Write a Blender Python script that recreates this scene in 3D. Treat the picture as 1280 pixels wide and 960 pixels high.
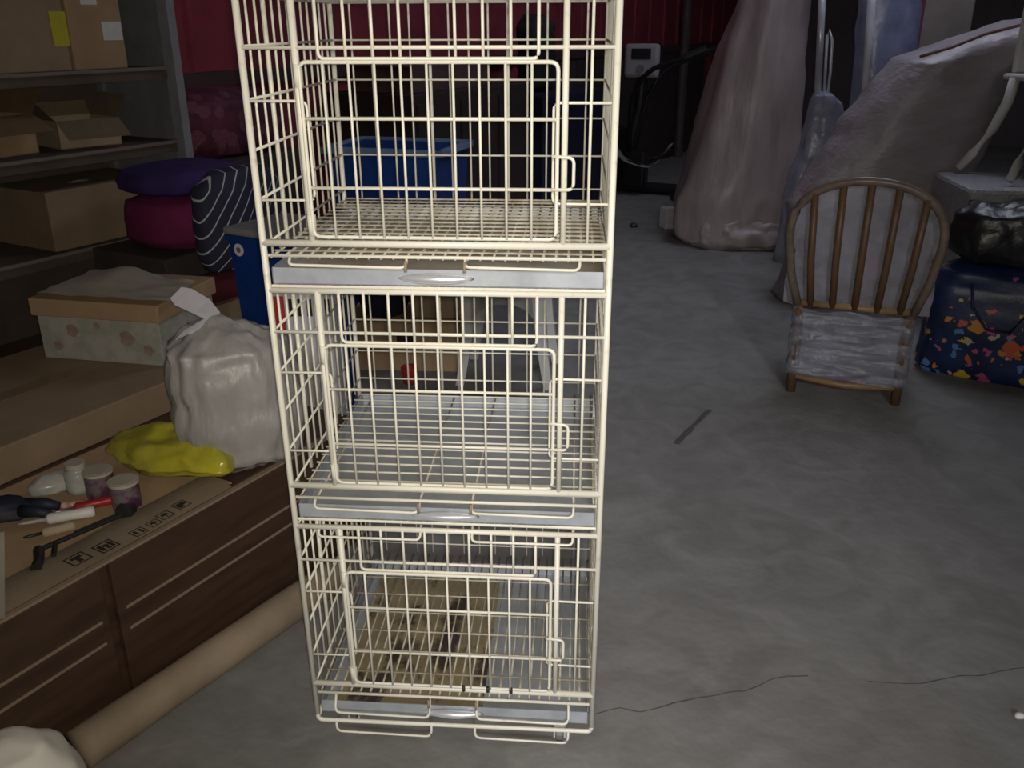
import bpy, bmesh, math, random
from mathutils import Vector, Matrix, noise
random.seed(7); noise.seed_set(7)
def nvec(p):
    p = Vector(p); return Vector((noise.noise(p), noise.noise(p+Vector((31.4, 7.7, 2.1))), noise.noise(p+Vector((-5.3, 19.9, 41.2)))))
S = bpy.context.scene
for o in list(bpy.data.objects): bpy.data.objects.remove(o)
C = S.collection
R = math.radians
# ------------------------------------------------------------------ camera
PITCH, FPX, ROLL, H = 0.383, 1118.0, -0.0035, 1.5
cam = bpy.data.cameras.new('camera'); co = bpy.data.objects.new('camera', cam); C.objects.link(co)
cam.sensor_width = 36; cam.lens = 36*FPX/1280; cam.clip_start = .02; cam.clip_end = 100
co.matrix_world = Matrix.Translation((0, 0, H)) @ Matrix.Rotation(math.pi/2-PITCH, 4, 'X') @ Matrix.Rotation(ROLL, 4, 'Z')
S.camera = co
# ------------------------------------------------------------------ light
w = bpy.data.worlds.new('sky'); S.world = w; w.use_nodes = True
w.node_tree.nodes['Background'].inputs[0].default_value = (.62, .74, 1, 1)
w.node_tree.nodes['Background'].inputs[1].default_value = .35
def light(name, kind, loc, energy, col, size=.1, rot=(0, 0, 0), sy=None):
    l = bpy.data.lights.new(name, kind); l.energy = energy; l.color = col
    if kind == 'AREA':
        l.shape = 'RECTANGLE'; l.size = size; l.size_y = sy or size
    else: l.shadow_soft_size = size
    o = bpy.data.objects.new(name, l); C.objects.link(o); o.location = loc; o.rotation_euler = rot
    return o
# the phone's own flash, beside its lens
fl_ = light('phone_flash', 'SPOT', (.012, -.01, H+.012), 86, (1, .92, .77), .012)
fl_.rotation_euler = (math.pi/2-PITCH+.10, 0, 0); fl_.data.spot_size = R(125); fl_.data.spot_blend = 1
# daylight from the yard, outside the big door behind the camera
light('yard_daylight', 'AREA', (1.30, -16, 8.2), 2500, (.92, .93, 1), 3.0, (R(67), 0, 0), 2.4)
S.view_settings.view_transform = 'Standard'; S.view_settings.look = 'None'
S.view_settings.gamma = 1; S.view_settings.use_curve_mapping = False
S.view_settings.exposure = 0
# ------------------------------------------------------------------ pixel -> place helpers
def ray(x, y):
    x -= 640; y -= 480
    cr, sr = math.cos(ROLL), math.sin(ROLL); x, y = cr*x+sr*y, -sr*x+cr*y
    c, s = math.cos(PITCH), math.sin(PITCH); up = -y/FPX
    return Vector((x/FPX, c+up*s, -s+up*c))
def at(px, py, z=None, Y=None, v=None):
    d = ray(px, py); o = Vector((0, 0, H))
    if z is not None: t = (z-H)/d.z
    elif Y is not None: t = Y/d.y
    else: t = v/(.8660254*d.x-.5*d.y)
    return o+t*d
CU, SU = .8660254, .5              # the building runs 30 degrees off the view
def UV(u, v, z=0): return Vector((SU*u+CU*v, CU*u-SU*v, z))
def touv(p): return (SU*p.x+CU*p.y, CU*p.x-SU*p.y)
RZ = R(60)                          # local x = along u, local y = -v
# ------------------------------------------------------------------ materials
MATS = {}
def mat(name, col, rough=.7, var=.15, scale=8, col2=None, metal=0, bump=0, bscale=40, alpha=1, spec=.4, sheen=0, stretch=None, thr=None):
    if name in MATS: return MATS[name]
    m = bpy.data.materials.new(name); m.use_nodes = True; nt = m.node_tree; N = nt.nodes; L = nt.links
    b = N['Principled BSDF']; b.inputs['Roughness'].default_value = rough; b.inputs['Metallic'].default_value = metal
    b.inputs['Specular IOR Level'].default_value = spec; b.inputs['Alpha'].default_value = alpha
    if sheen: b.inputs['Sheen Weight'].default_value = sheen
    tc = N.new('ShaderNodeTexCoord'); src = tc.outputs['Object']
    if stretch:
        mp = N.new('ShaderNodeMapping'); mp.inputs['Scale'].default_value = stretch; L.new(src, mp.inputs[0]); src = mp.outputs[0]
    nz = N.new('ShaderNodeTexNoise'); nz.inputs['Scale'].default_value = scale; nz.inputs['Detail'].default_value = 6; nz.inputs['Roughness'].default_value = .65
    L.new(src, nz.inputs['Vector'])
    cr = N.new('ShaderNodeValToRGB'); e = cr.color_ramp.elements
    c2 = col2 or tuple(max(0, c*(1-var*2)) for c in col)
    t0, t1 = thr or (.3, .7)
    e[0].position = t0; e[1].position = t1; e[0].color = (*c2, 1); e[1].color = (*col, 1)
    L.new(nz.outputs[0], cr.inputs[0]); L.new(cr.outputs[0], b.inputs['Base Color'])
    if bump:
        n2 = N.new('ShaderNodeTexNoise'); n2.inputs['Scale'].default_value = bscale; n2.inputs['Detail'].default_value = 5; L.new(src, n2.inputs['Vector'])
        bp = N.new('ShaderNodeBump'); bp.inputs['Strength'].default_value = bump; bp.inputs['Distance'].default_value = .01
        L.new(n2.outputs[0], bp.inputs['Height']); L.new(bp.outputs[0], b.inputs['Normal'])
    MATS[name] = m; return m
def film(name, col, alpha=.4, rough=.22, var=.2):
    return mat(name, col, rough, var, 9, bump=.5, bscale=22, alpha=alpha, spec=.6)
# ------------------------------------------------------------------ mesh helpers
def link(name, me, m, parent=None, loc=(0, 0, 0), rz=0, smooth=False):
    o = bpy.data.objects.new(name, me); C.objects.link(o); o.location = loc; o.rotation_euler = (0, 0, rz)
    if m is not None and not me.materials: me.materials.append(m)
    if parent: o.parent = parent
    if smooth:
        for p in me.polygons: p.use_smooth = True
    return o
def tag(o, label=None, cat=None, group=None, kind=None):
    if label: o['label'] = label
    if cat: o['category'] = cat
    if group: o['group'] = group
    if kind: o['kind'] = kind
    return o
def empty(name, loc=(0, 0, 0), rz=0):
    o = bpy.data.objects.new(name, None); o.empty_display_size = .1; C.objects.link(o); o.location = loc; o.rotation_euler = (0, 0, rz); return o
def mesh(name, bm):
    bmesh.ops.recalc_face_normals(bm, faces=bm.faces[:])
    me = bpy.data.meshes.new(name); bm.to_mesh(me); bm.free(); return me
def box(bm, a, b, bev=0):
    r = bmesh.ops.create_cube(bm, size=1); vs = r['verts']
    for v in vs: v.co = Vector(((a[i]+b[i])/2 + v.co[i]*(b[i]-a[i]) for i in range(3)))
    if bev:
        es = list({e for v in vs for e in v.link_edges}); bmesh.ops.bevel(bm, geom=es, offset=bev, segments=2, affect='EDGES', profile=.5)
def tube(bm, pts, r, n=6, closed=False, caps=True):
    pts = [Vector(p) for p in pts]; k = len(pts); rings = []
    rs = r if isinstance(r, (list, tuple)) else [r]*k
    for i, p in enumerate(pts):
        a = pts[i-1] if (i or closed) else p; b = pts[(i+1) % k] if (i < k-1 or closed) else p
        t = ((p-a).normalized() + (b-p).normalized()); t = t.normalized() if t.length > 1e-6 else Vector((0, 0, 1))
        ref = Vector((.13, .21, .97)) if abs(t.z) < .9 else Vector((.97, .13, .1))
        x = t.cross(ref).normalized(); y = t.cross(x)
        rings.append([bm.verts.new(p + rs[i]*(math.cos(2*math.pi*j/n)*x + math.sin(2*math.pi*j/n)*y)) for j in range(n)])
    for i in range(k if closed else k-1):
        A, B = rings[i], rings[(i+1) % k]
        for j in range(n): bm.faces.new((A[j], A[(j+1) % n], B[(j+1) % n], B[j]))
    if caps and not closed: bm.faces.new(rings[0][::-1]); bm.faces.new(rings[-1])
def arc(pts, r, seg=4):
    """round the inner corners of a polyline"""
    pts = [Vector(p) for p in pts]; out = [pts[0]]
    for i in range(1, len(pts)-1):
        p = pts[i]; a = (pts[i-1]-p); b = (pts[i+1]-p); rr = min(r, a.length*.45, b.length*.45)
        p0 = p+a.normalized()*rr; p1 = p+b.normalized()*rr
        for k in range(seg+1):
            t = k/seg; out.append((1-t)**2*p0 + 2*t*(1-t)*p + t*t*p1)
    out.append(pts[-1]); return out
def cyl(bm, c, r, h, n=24, r2=None, axis='Z'):
    m = Matrix.Translation(Vector(c)+Vector((0, 0, h/2)))
    if axis == 'X': m = Matrix.Translation(Vector(c)) @ Matrix.Rotation(math.pi/2, 4, 'Y')
    if axis == 'Y': m = Matrix.Translation(Vector(c)) @ Matrix.Rotation(math.pi/2, 4, 'X')
    bmesh.ops.create_cone(bm, cap_ends=True, segments=n, radius1=r, radius2=r if r2 is None else r2, depth=h, matrix=m)
def loft(bm, levels, n=40, pw=2.6, fold=0, nf=9, wr=0, ws=6, seed=0, sub=4):
    """levels: (z, cx, cy, rx, ry); superellipse rings with folds and crumpling"""
    lv = []
    for i in range(len(levels)-1):
        for k in range(sub):
            t = k/sub; lv.append([a+(b-a)*t for a, b in zip(levels[i], levels[i+1])])
    lv.append(list(levels[-1])); rings = []
    for (z, cx, cy, rx, ry) in lv:
        ring = []
        for j in range(n):
            a = 2*math.pi*j/n; ca, sa = math.cos(a), math.sin(a)
            x = math.copysign(abs(ca)**(2/pw), ca); y = math.copysign(abs(sa)**(2/pw), sa)
            s = 1+fold*math.sin(nf*a+seed+2*math.sin(3*z+seed))
            p = Vector((cx+rx*x*s, cy+ry*y*s, z))
            if wr: p += wr*nvec(p*ws+Vector((seed, 0, 0)))+.5*wr*nvec(p*ws*2.7+Vector((0, seed, 0)))
            ring.append(bm.verts.new(p))
        rings.append(ring)
    for A, B in zip(rings, rings[1:]):
        for j in range(n): bm.faces.new((A[j], A[(j+1) % n], B[(j+1) % n], B[j]))
    bm.faces.new(rings[0][::-1]); bm.faces.new(rings[-1])
def quadsheet(bm, f, nu, nv, th=.0):
    g = [[bm.verts.new(f(i/nu, j/nv)) for j in range(nv+1)] for i in range(nu+1)]
    for i in range(nu):
        for j in range(nv): bm.faces.new((g[i][j], g[i+1][j], g[i+1][j+1], g[i][j+1]))
    if th: bmesh.ops.solidify(bm, geom=bm.faces[:], thickness=th)
def obj(name, fn, m, parent=None, loc=(0, 0, 0), rz=0, smooth=False):
    bm = bmesh.new(); fn(bm); return link(name, mesh(name, bm), m, parent, loc, rz, smooth)
def boxo(name, a, b, m, parent=None, loc=(0, 0, 0), rz=0, bev=0): return obj(name, lambda bm: box(bm, a, b, bev), m, parent, loc, rz)

# ------------------------------------------------------------------ the room
def floor_mat():
    m = mat('concrete', (.255, .248, .235), .8, 0, 1.1, col2=(.195, .188, .176), bump=.25, bscale=35)
    nt = m.node_tree; N = nt.nodes; L = nt.links; b = N['Principled BSDF']; tc = N['Texture Coordinate']
    ramp = N['Color Ramp'] if 'Color Ramp' in N else [x for x in N if x.type == 'VALTORGB'][0]
    n2 = N.new('ShaderNodeTexNoise'); n2.inputs['Scale'].default_value = 5.5; n2.inputs['Detail'].default_value = 9; n2.inputs['Distortion'].default_value = 1.2
    L.new(tc.outputs['Object'], n2.inputs['Vector'])
    r2 = N.new('ShaderNodeValToRGB'); r2.color_ramp.elements[0].position = .35; r2.color_ramp.elements[0].color = (.82, .81, .80, 1); r2.color_ramp.elements[1].position = .66; r2.color_ramp.elements[1].color = (1.08, 1.08, 1.08, 1)
    L.new(n2.outputs[0], r2.inputs[0])
    mx = N.new('ShaderNodeMixRGB'); mx.blend_type = 'MULTIPLY'; mx.inputs[0].default_value = 1
    L.new(ramp.outputs[0], mx.inputs[1]); L.new(r2.outputs[0], mx.inputs[2]); L.new(mx.outputs[0], b.inputs['Base Color'])
    return m
U0, U1, V0, V1, ZC = -2.8, 13.5, -3.9, 5.5, 4.2
M_red = mat('red_paint', (.33, .045, .07), .75, .2, 2.5, bump=.2, bscale=6)
M_grey = mat('grey_plaster', (.52, .50, .50), .9, .15, 1.5)
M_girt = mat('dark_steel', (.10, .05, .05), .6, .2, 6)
def slab(name, u0, u1, v0, v1, z0, z1, m, parent=None):
    def f(bm):
        vs = [bm.verts.new(UV(u, v, z)) for z in (z0, z1) for (u, v) in ((u0, v0), (u1, v0), (u1, v1), (u0, v1))]
        for q in ((3, 2, 1, 0), (4, 5, 6, 7), (0, 1, 5, 4), (1, 2, 6, 5), (2, 3, 7, 6), (3, 0, 4, 7)): bm.faces.new([vs[i] for i in q])
    return obj(name, f, m, parent)
FL = tag(slab('floor', U0, U1, V0, V1, -.15, 0, floor_mat()), 'worn grey concrete floor with stains and a hairline crack', kind='structure')
tag(slab('ceiling', U0-.2, U1+.2, V0-.2, V1+.2, ZC, ZC+.15, M_grey), 'plain grey ceiling of the store room', kind='structure')
WL = tag(slab('wall_left', U0, U1, V0-.15, V0, 0, ZC, M_red), 'red painted wall behind the shelves and the exercise machine', kind='structure')
slab('girt', U0, U1, V0, V0+.05, 1.20, 1.27, M_girt, WL)
slab('girt', U0, U1, V0, V0+.05, 2.5, 2.57, M_girt, WL)
def pan(bm):
    u = 3.0
    while u < 12.5:
        vs = [bm.verts.new(UV(u, V0, z)) for z in (0, ZC)]; a = [bm.verts.new(UV(u+.02, V0+.018, z)) for z in (0, ZC)]; b2 = [bm.verts.new(UV(u+.05, V0+.018, z)) for z in (0, ZC)]; c = [bm.verts.new(UV(u+.07, V0, z)) for z in (0, ZC)]
        for p, q in ((vs, a), (a, b2), (b2, c)): bm.faces.new((p[0], q[0], q[1], p[1]))
        u += .42
obj('sheet_ribs', pan, M_red, WL)['kind'] = 'stuff'
obj('wall_pipe', lambda bm: tube(bm, [UV(10.62, V0+.1, 0), UV(10.62, V0+.1, ZC)], .055, 10), mat('pipe_grey', (.12, .09, .09), .6), WL)
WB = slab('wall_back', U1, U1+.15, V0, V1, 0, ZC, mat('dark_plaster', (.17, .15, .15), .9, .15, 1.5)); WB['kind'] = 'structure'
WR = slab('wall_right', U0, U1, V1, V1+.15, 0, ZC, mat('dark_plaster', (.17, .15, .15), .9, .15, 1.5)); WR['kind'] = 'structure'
DV0, DV1, DZ = 1.75, 3.1, 3.7
def wf(bm):
    for (a, b2, z0, z1) in ((V0, DV0, 0, ZC), (DV1, V1, 0, ZC), (DV0, DV1, DZ, ZC)):
        vs = [bm.verts.new(UV(u, v, z)) for z in (z0, z1) for (u, v) in ((U0-.2, a), (U0, a), (U0, b2), (U0-.2, b2))]
        for q in ((3, 2, 1, 0), (4, 5, 6, 7), (0, 1, 5, 4), (1, 2, 6, 5), (2, 3, 7, 6), (3, 0, 4, 7)): bm.faces.new([vs[i] for i in q])
WF = obj('wall_front', wf, M_grey); WF['kind'] = 'structure'
# added glowing ceiling panel, out of view, that brightens the dark background
RL = empty('fill_panel_1', (2.3, 5.6, ZC-.02)); RL['kind'] = 'structure'; RL['label'] = 'added glowing fill panel in the ceiling above the stored furniture'
rm = bpy.data.materials.new('fill_panel_glow'); rm.use_nodes = True
rb = rm.node_tree.nodes['Principled BSDF']; rb.inputs['Base Color'].default_value = (.8, .82, .9, 1); rb.inputs['Emission Color'].default_value = (.78, .82, 1, 1); rb.inputs['Emission Strength'].default_value = 4.6
boxo('glowing_fill_panel', (-.6, -1.3, -.03), (.6, 1.3, 0), rm, RL)
for a_, b_ in (((-.66, -1.36, -.05), (-.6, 1.36, .02)), ((.6, -1.36, -.05), (.66, 1.36, .02)), ((-.6, -1.36, -.05), (.6, -1.3, .02)), ((-.6, 1.3, -.05), (.6, 1.36, .02))): boxo('fill_panel_frame', a_, b_, M_girt, RL)
# hairline crack in the concrete
def crack(bm):
    for pts in (((738, 893), (775, 884), (800, 888), (840, 878), (890, 869), (930, 866), (960, 853), (985, 845), (1010, 845)), ((1085, 852), (1150, 853), (1195, 848), (1240, 842), (1290, 831)), ((845, 555), (870, 528), (888, 512))):
        P = [at(x, y, z=.0) for x, y in pts]; wd = .0016 if pts[0][1] > 600 else .012
        Q = []
        for i in range(len(P)-1):
            for k in range(6):
                t = k/6; q = P[i].lerp(P[i+1], t); q += Vector((0, .012*noise.noise(q*14), 0)); Q.append(q)
        Q.append(P[-1]); vs = []
        for i, q in enumerate(Q):
            t = (Q[min(i+1, len(Q)-1)]-Q[max(i-1, 0)]).normalized(); nn = Vector((-t.y, t.x, 0)); ww = wd*(1+.6*noise.noise(q*40))
            vs.append((bm.verts.new(q+nn*ww+Vector((0, 0, .0006))), bm.verts.new(q-nn*ww+Vector((0, 0, .0006)))))
        for a, b2 in zip(vs, vs[1:]): bm.faces.new((a[0], b2[0], b2[1], a[1]))
obj('crack', crack, mat('crack_dark', (.10, .095, .09), .9), FL)

# ------------------------------------------------------------------ the wire cage
YAW, CX, CY, W, D, LEAN = .0716, -.4406, 1.5952, .615, .585, -.021
M_wire = mat('cream_wire', (.76, .72, .60), .42, 0, 30, col2=(.50, .42, .28), spec=.5, thr=(.18, .42))
M_old = mat('grimy_wire', (.60, .55, .44), .55, 0, 26, col2=(.30, .24, .15), thr=(.3, .6))
M_galv = mat('galvanised_steel', (.50, .53, .56), .42, 0, 14, col2=(.36, .38, .41), metal=.35, spec=.6)
M_chrome = mat('polished_steel', (.78, .78, .80), .30, .05, 6, metal=.55, spec=.8)
M_rust = mat('brown_clip', (.36, .27, .17), .7)
cage = empty('wire_cage', (CX, CY, 0), -YAW)
tag(cage, 'tall cream wire animal cage of three tiers with small doors and slide-out trays', 'cage')
def K(s, z, d=0): return Vector((s, d+LEAN*z, z))
CACHE = {}
def wire(name, pts, r, parent, m=M_wire, n=6, closed=False):
    pts = [Vector(p) for p in pts]; o0 = pts[0].copy()
    key = (tuple(round(c, 4) for p in pts for c in (p-o0)), r, m.name, n, closed)
    if key not in CACHE:
        bm = bmesh.new(); tube(bm, [p-o0 for p in pts], r, n, closed); CACHE[key] = mesh(name, bm)
        for p in CACHE[key].polygons: p.use_smooth = True
    o = link(name, CACHE[key], m, parent, o0); return o
TOPZ = 1.552
# posts and foot frame
for s in (0, W):
    for d in (0, D):
        p = wire('corner_post', [K(s, .06, d), K(s, TOPZ, d)], .0062 if d == 0 else .0055, cage, n=8)
        obj('post_cap', lambda bm: bmesh.ops.create_uvsphere(bm, u_segments=10, v_segments=6, radius=.0085), M_wire, cage, K(s, TOPZ, d), smooth=True)
for d in (0, D):
    wire('foot_frame', arc([K(0, .07, d), K(0, .042, d), K(W, .045, d), K(W, .07, d)], .025, 5), .005, cage, n=8)
for s in (0, W): wire('foot_rail', [K(s, .05, 0), K(s, .05, D)], .0045, cage)
M_clear = mat('clear_grey_plastic', (.72, .72, .72), .25, .1, 20, alpha=.75)
for s, d in ((.07, .05), (.545, .02), (.07, D-.04), (.545, D-.04)):
    cs = empty('caster', K(s, 0, d)); cs.parent = cage
    obj('wheel', lambda bm: cyl(bm, (0, 0, .017), .017, .014, 16, axis='X'), mat('caster_dark', (.15, .15, .15), .5), cs)
    obj('fork', lambda bm: (box(bm, (-.014, -.012, .012), (-.009, .012, .046), .002), box(bm, (.009, -.012, .012), (.014, .012, .046), .002), box(bm, (-.014, -.012, .035), (.014, .012, .046), .002)), M_clear, cs)
TIERS = (('top', 1.140), ('mid', .648), ('low', .148))
for kind, zb in TIERS:
    z = lambda dz: zb+dz
    # ---- front panel: heavy rails, uprights, feed hatch
    fp = empty('front_panel', (0, 0, 0)); fp.parent = cage
    wire('bottom_rail', [K(0, z(0)), K(W, z(0))], .0068, fp, n=8)
    wire('top_rail', [K(0, z(.404)), K(W, z(.404))], .0058, fp, n=8)
    wire('cross_rail', [K(0, z(.325), -.002), K(W, z(.325), -.002)], .0034, fp)
    wire('upright', [K(.090, z(0)), K(.090, z(.404))], .0062, fp, n=8)
    wire('upright', [K(.533, z(0)), K(.533, z(.404))], .0055, fp, n=8)
    wire('front_wire', [K(.575, z(0), .003), K(.575, z(.404), .003)], .0028, fp)
    # stop loops beside the door
    wire('stop_loop', arc([K(0, z(.241), .004), K(.100, z(.241), .006), K(.100, z(.075), .006), K(0, z(.075), .004)], .012), .0026, fp)
    wire('stop_loop', arc([K(W, z(.239), .004), K(.514, z(.239), .006), K(.514, z(.073), .006), K(W, z(.073), .004)], .012), .0026, fp)
    # feed hatch hanging from the top rail
    ha = wire('feed_hatch', arc([K(.130, z(.404), -.006), K(.130, z(.308), -.006), K(.489, z(.308), -.006), K(.489, z(.404), -.006)], .01), .0031, cage)
    for i in range(1, 8):
        x = .130+i*.0449
        p = wire('hatch_wire', [K(x, z(.404), -.004)-ha.location, K(x, z(.308), -.004)-ha.location], .0028, ha)
    # ---- door
    dr = wire('door', [q for q in arc([K(.300, z(.303), -.010), K(.521, z(.303), -.010), K(.521, z(.014), -.010), K(.097, z(.014), -.010), K(.097, z(.303), -.010), K(.299, z(.303), -.010)], .014)][:-1], .0036, cage, closed=True)
    o0 = dr.location
    for i in range(9):
        x = .137+i*.0427
        wire('door_wire', [K(x, z(.303), -.0125)-o0, K(x, z(.014), -.0125)-o0], .0025, dr)
    wire('door_bar', [K(.097, z(.214), -.009)-o0, K(.521, z(.214), -.009)-o0], .0031, dr)
    wire('door_bar', [K(.097, z(.099), -.009)-o0, K(.530, z(.099), -.009)-o0], .0031, dr)
    wire('latch', arc([K(.512, z(.155), -.012)-o0, K(.549, z(.153), -.012)-o0, K(.549, z(.100), -.012)-o0, K(.512, z(.100), -.012)-o0], .01), .0031, dr)
    for zz in (.282, .034): wire('hinge_sleeve', [K(.0935, z(zz-.018), -.005)-o0, K(.0935, z(zz+.018), -.005)-o0], .0078, dr, n=8)
    # ---- sides
    for s, ins in ((0, .002), (W, -.002)):
        sp = empty('side_panel'); sp.parent = cage
        for zz in (.404, .327, .243, .160, .076, -.005): wire('side_rail', [K(s+ins, z(zz), 0), K(s+ins, z(zz), D)], .0026, sp)
        for i in range(1, 13):
            d = i*D/13; wire('side_wire', [K(s, z(-.03), d), K(s, z(.404), d)], .0046 if i in (3,) else .0025, sp)
    # ---- back
    bp = empty('back_panel'); bp.parent = cage
    for zz in (.404, .327, .243, .160, .076, 0): wire('back_rail', [K(0, z(zz), D-.003), K(W, z(zz), D-.003)], .0023, bp)
    for i in range(1, 14):
        x = i*W/14; wire('back_wire', [K(x, z(-.03), D), K(x, z(.404), D)], .0040 if i in (5, 9) else .0024, bp)
    # ---- floor grate with pull loops
    gr = empty('floor_grate'); gr.parent = cage
    gm = M_old if kind != 'mid' else M_wire
    gz_ = z(-.024 if kind == 'top' else -.030)
    fx = 0 if kind != 'low' else 0
    xs = {'top': .0375, 'mid': .0385, 'low': .075}[kind]; d = .004
    while d < D-.006:
        wire('grate_wire', [K(.006, gz_, d), K(W-.006, gz_, d)], .0024 if d > .01 else .0036, gr, gm if d > .01 else M_wire); d += xs
    if kind == 'mid': dx = [.012, .047, .256, .361, .563, W-.012]
    else: dx = [.010+i*.0222 for i in range(int((W-.015)/.0222)+1)]
    for x in dx: wire('grate_wire', [K(x, gz_-.0035, .004), K(x, gz_-.0035, D-.008)], .0023, gr, M_old)
    for a, b2 in ((.045, .256), (.361, .563)):
        zz = {'top': z(-.037), 'mid': z(-.046), 'low': z(-.072)}[kind]
        wire('pull_loop', arc([K(a, gz_, .01), K(a, zz, -.012), K(b2, zz-.003, -.012), K(b2, gz_, .01)], .012), .003, gr)
    # ---- tray and its handle
    tz0, tz1 = z(-.078), z(-.047)
    if kind == 'low': tz0, tz1 = .060, .092
    def trayf(bm):
        t = .002
        box(bm, (.008, LEAN*tz0+.006, tz0), (W-.008, D-.01, tz0+t))
        box(bm, (.008, LEAN*tz0+.006, tz0), (W-.008, LEAN*tz0+.006+t, tz1)); box(bm, (.008, D-.01-t, tz0), (W-.008, D-.01, tz1))
        box(bm, (.008, LEAN*tz0+.006, tz0), (.008+t, D-.01, tz1)); box(bm, (W-.008-t, LEAN*tz0+.006, tz0), (W-.008, D-.01, tz1))
    tm = M_galv if kind != 'top' else mat('soiled_tray', (.55, .52, .47), .6, 0, 9, col2=(.34, .27, .19), metal=.1)
    tr = obj('tray', trayf, M_galv, cage)
    if kind == 'top': boxo('soiled_tray_bottom', (.012, .012, tz0+.0022), (W-.012, D-.016, tz0+.0032), tm, tr)
    hz = (tz0+tz1)/2
    def handf(bm):
        n = 14; rings = []
        for i in range(n+1):
            t = i/n; x = .240+.136*t; bul = math.sin(math.pi*t)**.7
            rings.append([bm.verts.new((x, LEAN*hz+.004-q[0]*bul*.016, hz+q[1]*(.0015+.0085*bul))) for q in ((0, 1), (.7, .75), (1, .1), (.8, -.6), (.3, -1), (0, -1))])
        for A, B in zip(rings, rings[1:]):
            for j in range(6): bm.faces.new((A[j], A[(j+1) % 6], B[(j+1) % 6], B[j]))
        bm.faces.new(rings[0][::-1]); bm.faces.new(rings[-1])
    obj('handle', handf, M_chrome, tr, smooth=True)
    # ---- runner grid below the tray
    if kind != 'low':
        def run(bm):
            zz = tz0-.003
            tube(bm, [K(.006, zz, .004), K(W-.006, zz, .004)], .003); tube(bm, [K(.006, zz, D-.01), K(W-.006, zz, D-.01)], .003)
            for i in range(20): x = .012+i*(W-.024)/19; tube(bm, [K(x, zz, .002), K(x, zz, D-.008)], .0022, 5)
        g = obj('tray_runner', run, M_wire, cage); g['kind'] = 'stuff'
    if kind == 'mid':
        for a, b2 in ((.048, .256), (.361, .563)): wire('pull_loop', arc([K(a, z(-.09), .01), K(a, z(-.112), -.012), K(b2, z(-.112), -.012), K(b2, z(-.09), .01)], .01), .0028, gr)
    for x in (.256, .361): wire('wire_clip', [K(x, z(-.047), -.012), K(x, z(-.028), -.008)], .0032, fp, M_rust)
for a, b2 in ((.042, .258), (.356, .564)):
    wire('foot_loop', arc([K(a, .048, .0), K(a, .016, -.006), K(b2, .013, -.006), K(b2, .048, .0)], .014), .0029, cage)
for x in (.335, .388, .438): wire('wire_clip', [K(x, .154, -.012), K(x, .166, -.012)], .0042, cage, mat('black_clip', (.03, .03, .03), .5))
rg = empty('roof_grid'); rg.parent = cage
for i in range(13): wire('roof_wire', [K(.015+i*.0487, 1.548, 0), K(.015+i*.0487, 1.548, D)], .0026, rg)
for i in range(5): wire('roof_wire', [K(0, 1.545, .06+i*.115), K(W, 1.545, .06+i*.115)], .0026, rg)
# stained cardboard lying in the lowest tray
m = mat('stained_card', (.54, .44, .27), .85, 0, 11, col2=(.13, .10, .09), stretch=(1, .6, 1), thr=(.42, .50))
cw = Matrix.Translation((CX, CY, 0)) @ Matrix.Rotation(-YAW, 4, 'Z')
sh = obj('cardboard_sheet', lambda bm: quadsheet(bm, lambda a, b2: (.035+.335*a, .03+.5*b2, .0655+.006*noise.noise(Vector((a*4, b2*5, 3)))), 12, 16, .002), m, loc=(CX, CY, 0), rz=-YAW)
tag(sh, 'brown stained cardboard sheet lying in the lowest cage tray', 'cardboard')

# ------------------------------------------------------------------ things around the cage
M_card = mat('cardboard', (.42, .28, .16), .85, .12, 6, bump=.1, bscale=60)
M_card2 = mat('cardboard_dark', (.33, .235, .15), .85, .15, 5)
M_card3 = mat('cardboard_pale', (.45, .35, .24), .85, .12, 6)
M_white = mat('white_paint', (.75, .74, .72), .5, .08, 8)
M_black = mat('black_plastic', (.025, .025, .028), .4, .2, 12)
M_paper = mat('white_paper', (.72, .70, .70), .8, .08, 20)
# -- dark cabinet lying on its side
M_lam = mat('dark_laminate', (.085, .045, .028), .45, .25, 3.5, stretch=(1.2, 9, 9), spec=.5)
M_edge = mat('pale_edge_strip', (.30, .22, .16), .6, .1, 20)
VB, HB, UA, UB = -1.62, .40, .25, 1.90
cab = empty('wardrobe_carcass', UV((UA+UB)/2, VB-.6, 0), RZ)
tag(cab, 'dark brown laminate wardrobe lying on its side under the cartons and bags', 'wardrobe')
L2 = (UB-UA)/2
boxo('body', (-L2, -.582, .0), (L2, .6, HB), M_lam, cab, bev=.004)
us = 1.005-(UA+UB)/2
for a, b2 in ((-L2+.004, us-.012), (us+.012, L2-.004)):
    dp = boxo('door_panel', (a, -.6, .006), (b2, -.584, HB-.006), M_lam, cab, bev=.003)
    for zz in (.262, .205): boxo('trim_strip', (a+(.0 if a < us else .02), -.603, zz), (b2-(.02 if a < us else 0), -.5995, zz+.006), M_edge, dp)
boxo('edge_band', (-L2, -.599, HB-.006), (L2, -.585, HB+.0005), M_edge, cab)
# -- long cardboard tube on the floor
ta, tb = at(112, 960, z=.03), at(440, 728, z=.03); tl = (tb-ta).length
def tubef(bm):
    P = [Vector((tl*i/24, 0, 0)) for i in range(25)]
    tube(bm, P, [.047+.0018*noise.noise(p*6) for p in P], 20)
t = obj('cardboard_tube', tubef, mat('tube_card', (.33, .25, .17), .7, .2, 4, bump=.2, bscale=15), None, (ta.x-.035, ta.y+.03, .0475), math.atan2(tb.y-ta.y, tb.x-ta.x), True)
tag(t, 'long brown cardboard tube lying on the concrete along the wardrobe', 'tube')
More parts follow.
